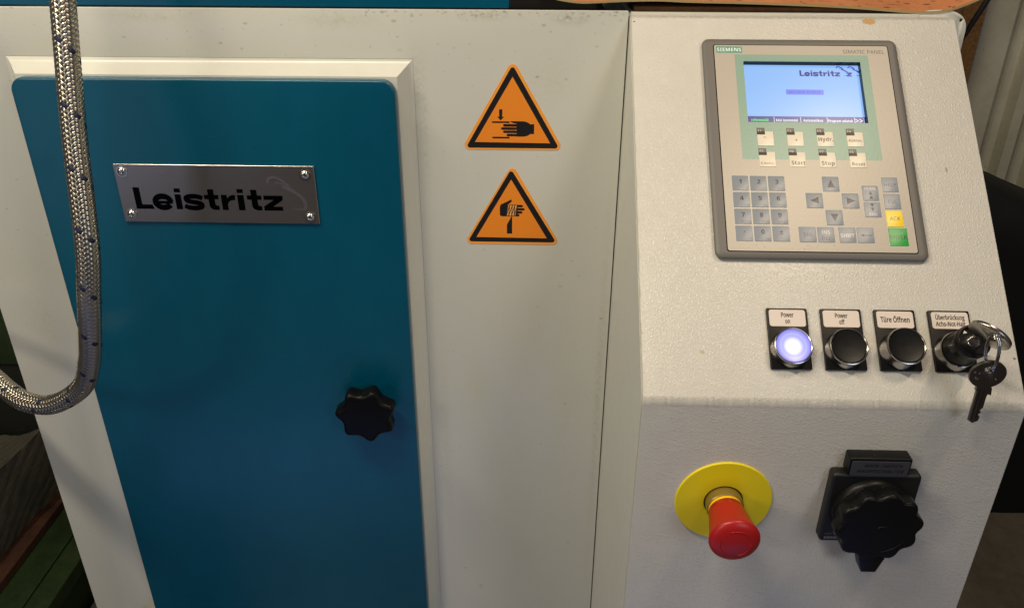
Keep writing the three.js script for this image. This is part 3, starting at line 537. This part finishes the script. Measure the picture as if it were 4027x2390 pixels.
{
  const x = 266.2, y = -184;
  const mark = canvasTex(512, 512, (g) => { g.fillStyle = '#1a1a1b'; g.fillRect(0, 0, 512, 512); g.strokeStyle = g.fillStyle = '#b8bdc4'; g.font = 'bold 30px sans-serif'; g.save(); g.translate(24, 490); g.scale(0.92, 0.85); g.transform(1, 0, -0.18, 1, 0, 0); g.fillText('SIEMENS', 0, 0); g.restore(); g.lineWidth = 2.5; g.beginPath(); g.moveTo(28, 452); g.lineTo(58, 452); g.lineTo(86, 434); g.moveTo(82, 452); g.lineTo(118, 452); g.moveTo(92, 444); g.lineTo(82, 452); g.lineTo(92, 460); g.moveTo(95, 445); g.lineTo(95, 459); g.stroke(); });
  const m = part('main_switch', printUV(plate(rrect(x - 30.8, x + 30.8, y - 30.8, y + 30.8, 3), 0.02, 9.5, 1.8, 3, 6), x - 30.8, x + 30.8, y - 30.8, y + 30.8), std({ map: mark, color: rgb(0.62, 0.62, 0.62), roughness: 0.5, bumpMap: fine, bumpScale: 0.0 }), con, LOWER, 'black square main switch with a large rotary knob');
  part('label_holder', plate(rrect(x - 22, x + 20.4, y + 30.9, y + 45.8, 1.5), 0.02, 10.5, 0.9, 3, 5), M.black, m, LOWER);
  part('label', printUV(plate(rrect(x - 20.6, x + 19, y + 31.6, y + 43.6, 0.6), 10.3, 10.8, 0.1, 1, 3), x - 20.6, x + 19, y + 31.6, y + 43.6), std({ map: canvasTex(640, 194, (g) => { g.fillStyle = '#3d3d45'; g.fillRect(0, 0, 640, 194); g.fillStyle = '#08080a'; g.textAlign = 'center'; const t = (s, x, yy, w) => { g.save(); g.translate(x, yy); g.font = 'italic bold 100px sans-serif'; g.transform(1, 0, -0.15, 1, 0, 0); const k = g.measureText(s).width; g.scale(w / k, 0.62); g.fillText(s, 0, 0); g.restore(); }; t('MAIN', 215, 82, 165); t('SWITCH', 440, 82, 238); t('HAUPTSCHALTER', 322, 158, 520); }), roughness: 0.5 }), m, LOWER);
  part('knob_ring', lathe([[27.4, 9.3], [27, 12], [26.2, 13.4], [25.6, 14], [25, 20], [25, 24]], x, y, 80, 0.5), M.black, m, LOWER);
  for (const a of [2.12, 1.42]) part('ring_recess', (() => { const g = new RoundedBoxGeometry(7, 3, 5, 2, 0.8); g.translate(0, 25, 17); g.rotateZ(a - Math.PI / 2); g.translate(x, y, 0); return metric(g); })(), M.blackMatt, m, LOWER);
  const P = []; for (let i = 0; i < 220; i++) { const a = i / 220 * 2 * Math.PI, c = Math.cos(10 * (a - 0.16)); const r = 28.6 + 1.3 * (c > 0 ? c : c * 1.5); P.push([x + r * Math.cos(a), y + r * Math.sin(a)]); }
  part('rotary_knob', plate(poly(P), 18.5, 30, 2.4, 4, 6, 1.0), M.black, m, LOWER);
  part('pointer_tab', plate(poly([[x - 9, y - 20], [x - 8.6, y - 28], [x - 4.6, y - 41], [x + 5.6, y - 41], [x + 9.6, y - 28], [x + 9, y - 20]]), 17, 29, 1.0, 2, 3), M.black, m, LOWER);
  part('pocket_rim', [metric(new THREE.TorusGeometry(4.6, 0.4, 8, 30, Math.PI * 0.8).rotateZ(0.35 * Math.PI).translate(x + 2, y - 2, 30)), metric(new THREE.TorusGeometry(21, 0.35, 6, 24, 0.9).rotateZ(-1.35).translate(x, y, 30))], M.black, m, LOWER);
}
// ------------------------------------------------ keys
{ // key in the lock: its plane holds the lock's axis and a line 38 degrees down to the right
  const ax = new THREE.Vector3(0.79, -0.613, 0), up = new THREE.Vector3(0.06, -0.08, 1).normalize(); ax.addScaledVector(up, -ax.dot(up)).normalize();
  const F = SLOPE.clone().multiply(new THREE.Matrix4().makeBasis(ax, up, ax.clone().cross(up)).setPosition(314.4, -278.2, 28.9));
  const s = new THREE.Shape(); s.moveTo(-3, -1); s.lineTo(-3, 6.5); s.lineTo(-5, 8); s.absellipse(0, 17, 13.8, 11.2, Math.PI * 1.38, Math.PI * -0.38, true); s.lineTo(5, 8); s.lineTo(3, 6.5); s.lineTo(3, -1); s.closePath();
  const h = new THREE.Path(); h.absarc(1.2, 21, 2.6, 0, 2 * Math.PI); s.holes.push(h);
  const k = thing('lock_key', 'steel key standing in the lock of the key switch', 'key', [314, -60, 230]);
  part('key_bow', plate(s, -1.1, 1.1, 0.3, 2, 24), std({ color: rgb(0.5, 0.46, 0.4), metalness: 1, roughness: 0.24 }), k, F);
  // ring through both bows
  const a = new THREE.Vector3(1.2, 21, 0).applyMatrix4(F), b = new THREE.Vector3(316.9, -62.6, 248);
  const dir = b.clone().sub(a), len = dir.length(), mid = a.clone().add(b).multiplyScalar(0.5), y = dir.clone().normalize();
  const x = new THREE.Vector3(0.25, 0, 1); x.addScaledVector(y, -x.dot(y)).normalize();
  const T = new THREE.Matrix4().makeBasis(x, y, x.clone().cross(y)).setPosition(mid);
  const loop = (off) => { const pts = []; for (let i = 0; i < 40; i++) { const t = i / 40 * 2 * Math.PI; pts.push(new THREE.Vector3(Math.cos(t) * 5.2, Math.sin(t) * (len / 2 + 1.4), off + 0.25 * Math.sin(t))); } return metric(new THREE.TubeGeometry(new THREE.CatmullRomCurve3(pts, true), 80, 0.62, 8, true)); };
  single('key_ring', [loop(-0.65), loop(0.65)], M.chrome, T, 'small split ring joining the two keys', 'key ring', null, null, [mid.x, mid.y, mid.z]);
}
{ // second key hanging from the ring
  const k = thing('hanging_key', 'dark steel key hanging from the ring in front of the console edge', 'key', [317, -105, 248]);
  const s = new THREE.Shape(); s.moveTo(312.6, -75.8);
  s.absellipse(316.9, -67.6, 11.7, 10.1, Math.PI * 1.37, Math.PI * -0.37, true);
  for (const p of [[322.3, -78], [323.1, -83.4], [320.9, -82.6], [320.4, -84], [320.5, -93], [318.9, -95.2], [320.3, -96.6], [318.7, -98.4], [320.2, -100.2], [319.9, -103.6], [316.4, -105.4], [313.6, -103.4], [313.0, -80.4], [312.0, -79.6]]) s.lineTo(...p);
  s.closePath(); const h = new THREE.Path(); h.absellipse(316.9, -63.9, 3.0, 1.9, 0, 2 * Math.PI); s.holes.push(h);
  part('blade', plate(s, 247, 249.2, 0.35, 2, 24), M.keySteel, k);
  part('groove', [box(314.4, 315.3, -102.5, -78, 249.0, 249.32), box(317.2, 317.9, -101, -78, 249.0, 249.3)], std({ color: rgb(0.07, 0.06, 0.05), metalness: 1, roughness: 0.5 }), k);
  part('hole_rim', metric(new THREE.TorusGeometry(2.5, 0.32, 8, 32).scale(1.2, 0.78, 1).translate(316.9, -63.9, 249.2)), M.chrome, k);
  const st = []; for (const [cx, cy] of [[308.4, -66], [311, -66.4], [309.6, -70], [311, -70.6], [322.6, -70.6]]) st.push(metric(new THREE.TorusGeometry(0.55, 0.12, 5, 12, 4.4).rotateZ(cx).translate(cx, cy, 249.2)));
  part('stamped_mark', st, std({ color: rgb(0.45, 0.42, 0.38), metalness: 1, roughness: 0.4 }), k);
}

// ---------------------------------------------------------------- things lying on top
{ // curved board with reddish veneer, its wavy front edge towards us
  const E = [[28, 127.4], [40.1, 124.3], [48.4, 122.8], [58.8, 121.7], [71.2, 121.9], [93.9, 123.1], [124.7, 123.7], [145.3, 122.9], [182.4, 122.3], [219.4, 121.4], [278.6, 119.2], [320.4, 116.3], [338.1, 115.5], [353.3, 116.6], [362.4, 119], [377.6, 125.3], [388, 131]];
  const curve = new THREE.CatmullRomCurve3(E.map(([x, y]) => new THREE.Vector3(x, y, 0))), N = 120, D = 10, top = [], th = 1.9;
  const at = (i, j) => { const p = curve.getPoint(i / N), z = -6 - j / D * 170; return [p.x, p.y + 34 * (j / D), z]; };
  const pos = [], veneer = [];
  const quad = (arr, a, b, c, d) => arr.push(...a, ...b, ...c, ...a, ...c, ...d);
  for (let i = 0; i < N; i++) for (let j = 0; j < D; j++) {
    const up = (p) => [p[0], p[1] + th, p[2]];
    quad(veneer, up(at(i, j)), up(at(i + 1, j)), up(at(i + 1, j + 1)), up(at(i, j + 1)));
    quad(pos, at(i, j), at(i, j + 1), at(i + 1, j + 1), at(i + 1, j));
    if (j === 0) quad(pos, at(i, 0), at(i + 1, 0), up(at(i + 1, 0)), up(at(i, 0)));
  }
  const mk = (a) => { const g = new THREE.BufferGeometry(); g.setAttribute('position', new THREE.Float32BufferAttribute(a, 3)); g.computeVertexNormals(); return toCreasedNormals(g, 0.6); };
  const t = thing('curved_board', 'curved plywood board with reddish veneer lying on top of the machine', 'board', [200, 115, -90]);
  part('plywood_edge', metric(mk(pos)), std({ color: rgb(0.36, 0.27, 0.12), roughness: 0.7 }), t, null, 'pale plywood edge and underside');
  const vn = tileNoise(512, [[10, 0.5, 91], [40, 0.4, 92], [120, 0.4, 93]]), fl = tileNoise(512, [[64, 1, 94]]);
  const vm = dataTex(512, (i) => { const x = i % 512, y = Math.floor(i / 512), q = fl[y * 512 + (x >> 2)] , f = q < -0.3 ? 0.62 : 1, k = 0.5 + 0.7 * vn[i]; return [lerp(0.68, 0.8, k) * f, lerp(0.42, 0.54, k) * f, lerp(0.27, 0.35, k) * f]; }, 0.12, true);
  part('veneer', metric(mk(veneer)), std({ map: vm, roughness: 0.6 }), t, null, 'reddish orange wood veneer face');
}
{
  const wn = tileNoise(256, [[4, 0.5, 101], [50, 0.8, 102]]);
  single('wooden_batten', box(104, 330, 115.5, 119, -170, -12, 0.8), std({ map: dataTex(256, (i) => { const k = 0.5 + wn[i]; return [lerp(0.36, 0.46, k), lerp(0.24, 0.31, k), lerp(0.12, 0.16, k)]; }, 0.2, true), roughness: 0.8 }), null, 'brown wooden batten lying on the console under the curved board', 'batten', null, null, [217, 115, -90]);
}

// ---------------------------------------------------------------- braided hose
{
  const P = [[-312, 330, 40], [-316, 220, 62], [-318, 134, 86], [-320, 47, 109], [-320.5, -45, 131], [-327, -80, 133], [-335, -111, 130], [-349, -150, 121.5], [-368, -182, 112], [-406, -207.5, 103], [-434, -211, 95], [-455, -208, 84], [-474, -202, 72], [-520, -180, 50], [-600, -150, 20]];
  const curve = new THREE.CatmullRomCurve3(P.map((p) => new THREE.Vector3(...p)), false, 'centripetal'), LEN = curve.getLength();
  const hose = thing('braided_hose', 'metal braided hose with a blue tracer hanging in front of the cabinet', 'hose', [-320, -211, 100]);
  const STEP = 900, fr = []; let nrm = null;
  for (let i = 0; i <= STEP; i++) {
    const p = curve.getPointAt(i / STEP), t = curve.getTangentAt(i / STEP);
    if (!nrm) nrm = new THREE.Vector3(1, 0, 0);
    nrm = nrm.clone().addScaledVector(t, -nrm.dot(t)).normalize();
    fr.push([p, t, nrm.clone(), t.clone().cross(nrm)]);
  }
  part('hose_core', metric(new THREE.TubeGeometry(curve, 240, 7.6, 20)), M.blackMatt, hose);
  const N = 12, PITCH = 46, R0 = 7.95, A = 0.6, hw = 1.5, ht = 0.42, SEC = [[-1, -0.4], [-0.93, 0.62], [-0.4, 1], [0.4, 1], [0.93, 0.62], [1, -0.4]];
  const M2 = 1250;
  const strand = (idx, dir, wide = 1) => {
    const pos = [], ind = [];
    const pt = (s) => {
      const f = clamp(s / LEN, 0, 1) * STEP, i = Math.min(STEP - 1, Math.floor(f)), w = f - i, a = fr[i], b = fr[i + 1];
      const p = a[0].clone().lerp(b[0], w), n = a[2].clone().lerp(b[2], w), c = a[3].clone().lerp(b[3], w);
      const th = dir * 2 * Math.PI * s / PITCH + 2 * Math.PI * idx / N, kx = 2 * s * N / PITCH;
      const ph = dir > 0 ? 2 * idx + kx : 2 * idx - kx;
      const wv = clamp(1.25 * Math.cos(2 * Math.PI * (ph - 0.5) / 4), -1, 1) * dir;
      const rad = n.multiplyScalar(Math.cos(th)).addScaledVector(c, Math.sin(th)).normalize();
      return [p.addScaledVector(rad, R0 + A * wv), rad];
    };
    for (let i = 0; i <= M2; i++) {
      const s = LEN * i / M2, [c, rad] = pt(s), q = pt(s + 0.15)[0], q0 = pt(s - 0.15)[0];
      const tg = q.sub(q0); tg.addScaledVector(rad, 0).normalize(); const side = tg.clone().cross(rad).normalize(), out = side.clone().cross(tg).normalize();
      for (const [a, b] of SEC) { const v = c.clone().addScaledVector(side, a * hw * wide).addScaledVector(out, b * ht); pos.push(v.x, v.y, v.z); }
      if (i) for (let k = 0; k < 6; k++) { const a = (i - 1) * 6 + k, b = (i - 1) * 6 + (k + 1) % 6; ind.push(a, b, a + 6, b, b + 6, a + 6); }
    }
    const g = new THREE.BufferGeometry(); g.setAttribute('position', new THREE.Float32BufferAttribute(pos, 3)); g.setIndex(ind); g.computeVertexNormals();
    const b = baseOf(hose); g.translate(-b[0], -b[1], -b[2]); g.scale(MM, MM, MM);
    return g;
  };
  for (const dir of [1, -1]) for (let i = 0; i < N; i++) {
    const tr = dir < 0 && i === 3;
    const m = new THREE.Mesh(strand(i, dir, tr ? 1.2 : 1), tr ? M.tracer : M.strand); m.name = 'strand'; m.castShadow = m.receiveShadow = true; if (tr) m.userData.label = 'dark blue tracer strand'; hose.add(m);
  }
}

// ---------------------------------------------------------------- green machine bed and what lies on it, lower left
{
  const gn = tileNoise(256, [[5, 0.7, 111], [13, 0.5, 112], [60, 0.4, 113]]);
  const green = std({ map: dataTex(256, (i) => { const k = 0.5 + 0.8 * gn[i]; return [lerp(0.1, 0.19, k), lerp(0.16, 0.25, k), lerp(0.06, 0.11, k)]; }, 0.2, true), roughness: 0.5 });
  const t = thing('green_machine_bed', 'green painted steel machine bed with bolted plates beside the cabinet', 'machine bed', [-800, -1000, -200]);
  part('bed_plate', box(-1100, -624.5, -640, -620, -360, 400, 1.5), green, t);
  part('rail_strip', box(-623.5, -592, -645, -621, -360, 400, 2), green, t);
  part('bed_side', box(-1100, -600, -998, -641, -360, 400), green, t);
  part('cover_plate', box(-1100, -560, -473, -300, -392, -378, 2), green, t); part('cover_plate', box(-1100, -560, -640, -475, -396, -383, 2), std({ color: rgb(0.01, 0.012, 0.008), roughness: 0.8 }), t, null, 'dark lower plate');
  for (const [x, z] of [[-672, 20], [-690, -20], [-680, 70]]) part('bolt_hole', lathe([[0, 0.3], [3.6, 0.3], [3.6, 0]], 0, 0, 20).rotateX(-Math.PI / 2).translate(x, -620, z - 60), M.cavity, t);
  single('floor_channel', box(-591, -503, -998, -700, -340, 400, 2), std({ color: rgb(0.05, 0.05, 0.042), roughness: 0.8 }), null, 'dark grey steel channel between the green bed and the cabinet', 'channel', null, null, [-547, -998, 0]);
  const bn = tileNoise(256, [[6, 0.6, 121], [40, 0.6, 122]]);
  single('rusty_bar', box(-692, -664, -619.8, -606, -300, 400, 2), std({ map: dataTex(256, (i) => { const k = 0.5 + 0.9 * bn[i]; return [lerp(0.17, 0.33, k), lerp(0.09, 0.17, k), lerp(0.04, 0.08, k)]; }, 0.15, true), roughness: 0.75 }), null, 'brown rusty bar lying along the green machine bed', 'bar', null, null, [-678, -620, -20]);
  // wrapped block
  const wrap = (grow, rough, amp, s0) => {
    const g = new THREE.BoxGeometry(1, 1, 1, 44, 26, 56), p = g.attributes.position;
    const h = (x, y, z) => Math.sin(3.1 * x + s0) * Math.sin(2.3 * y + 1.7 * z) + 0.6 * Math.sin(7.7 * x - 5.1 * z + s0) + 0.5 * Math.abs(Math.sin(11 * z + 6 * y - 4 * x)) + 0.4 * Math.abs(Math.sin(17 * x + 13 * y + 9 * z)) + rough * 1.2 * Math.abs(Math.sin(23 * x - 19 * z + 5 * y) + Math.sin(31 * z + 17 * x));
    for (let i = 0; i < p.count; i++) {
      const x = p.getX(i), y = p.getY(i), z = p.getZ(i), e = amp * (h(x * 3, y * 3, z * 3));
      p.setXYZ(i, -830 + (x) * (270 + grow) + e * x * 2 + (z < 0 ? z * -30 : 0), -560 + y * (112 + grow) + e * y * 2 + (y > 0 ? -18 * Math.cos(4 * x) : 0), -80 + z * (330 + grow) + e * z * 2);
    }
    g.computeVertexNormals(); return metric(toCreasedNormals(ni(g), 0.5));
  };
  const w = thing('wrapped_block', 'grey block wrapped in crumpled clear plastic on the machine bed', 'wrapped block', [-830, -618, -80]);
  part('block', wrap(0, 0, 2.5, 1), std({ color: rgb(0.13, 0.12, 0.1), roughness: 0.7 }), w);
  part('plastic_film', wrap(12, 0.25, 4, 2.2), std({ color: rgb(0.8, 0.78, 0.74), roughness: 0.06, transmission: 1, thickness: 0, ior: 1.45 }), w);
}

scene.traverse((o) => { if (o.isMesh) { o.castShadow = true; o.receiveShadow = true; } });
renderer.render(scene, camera);
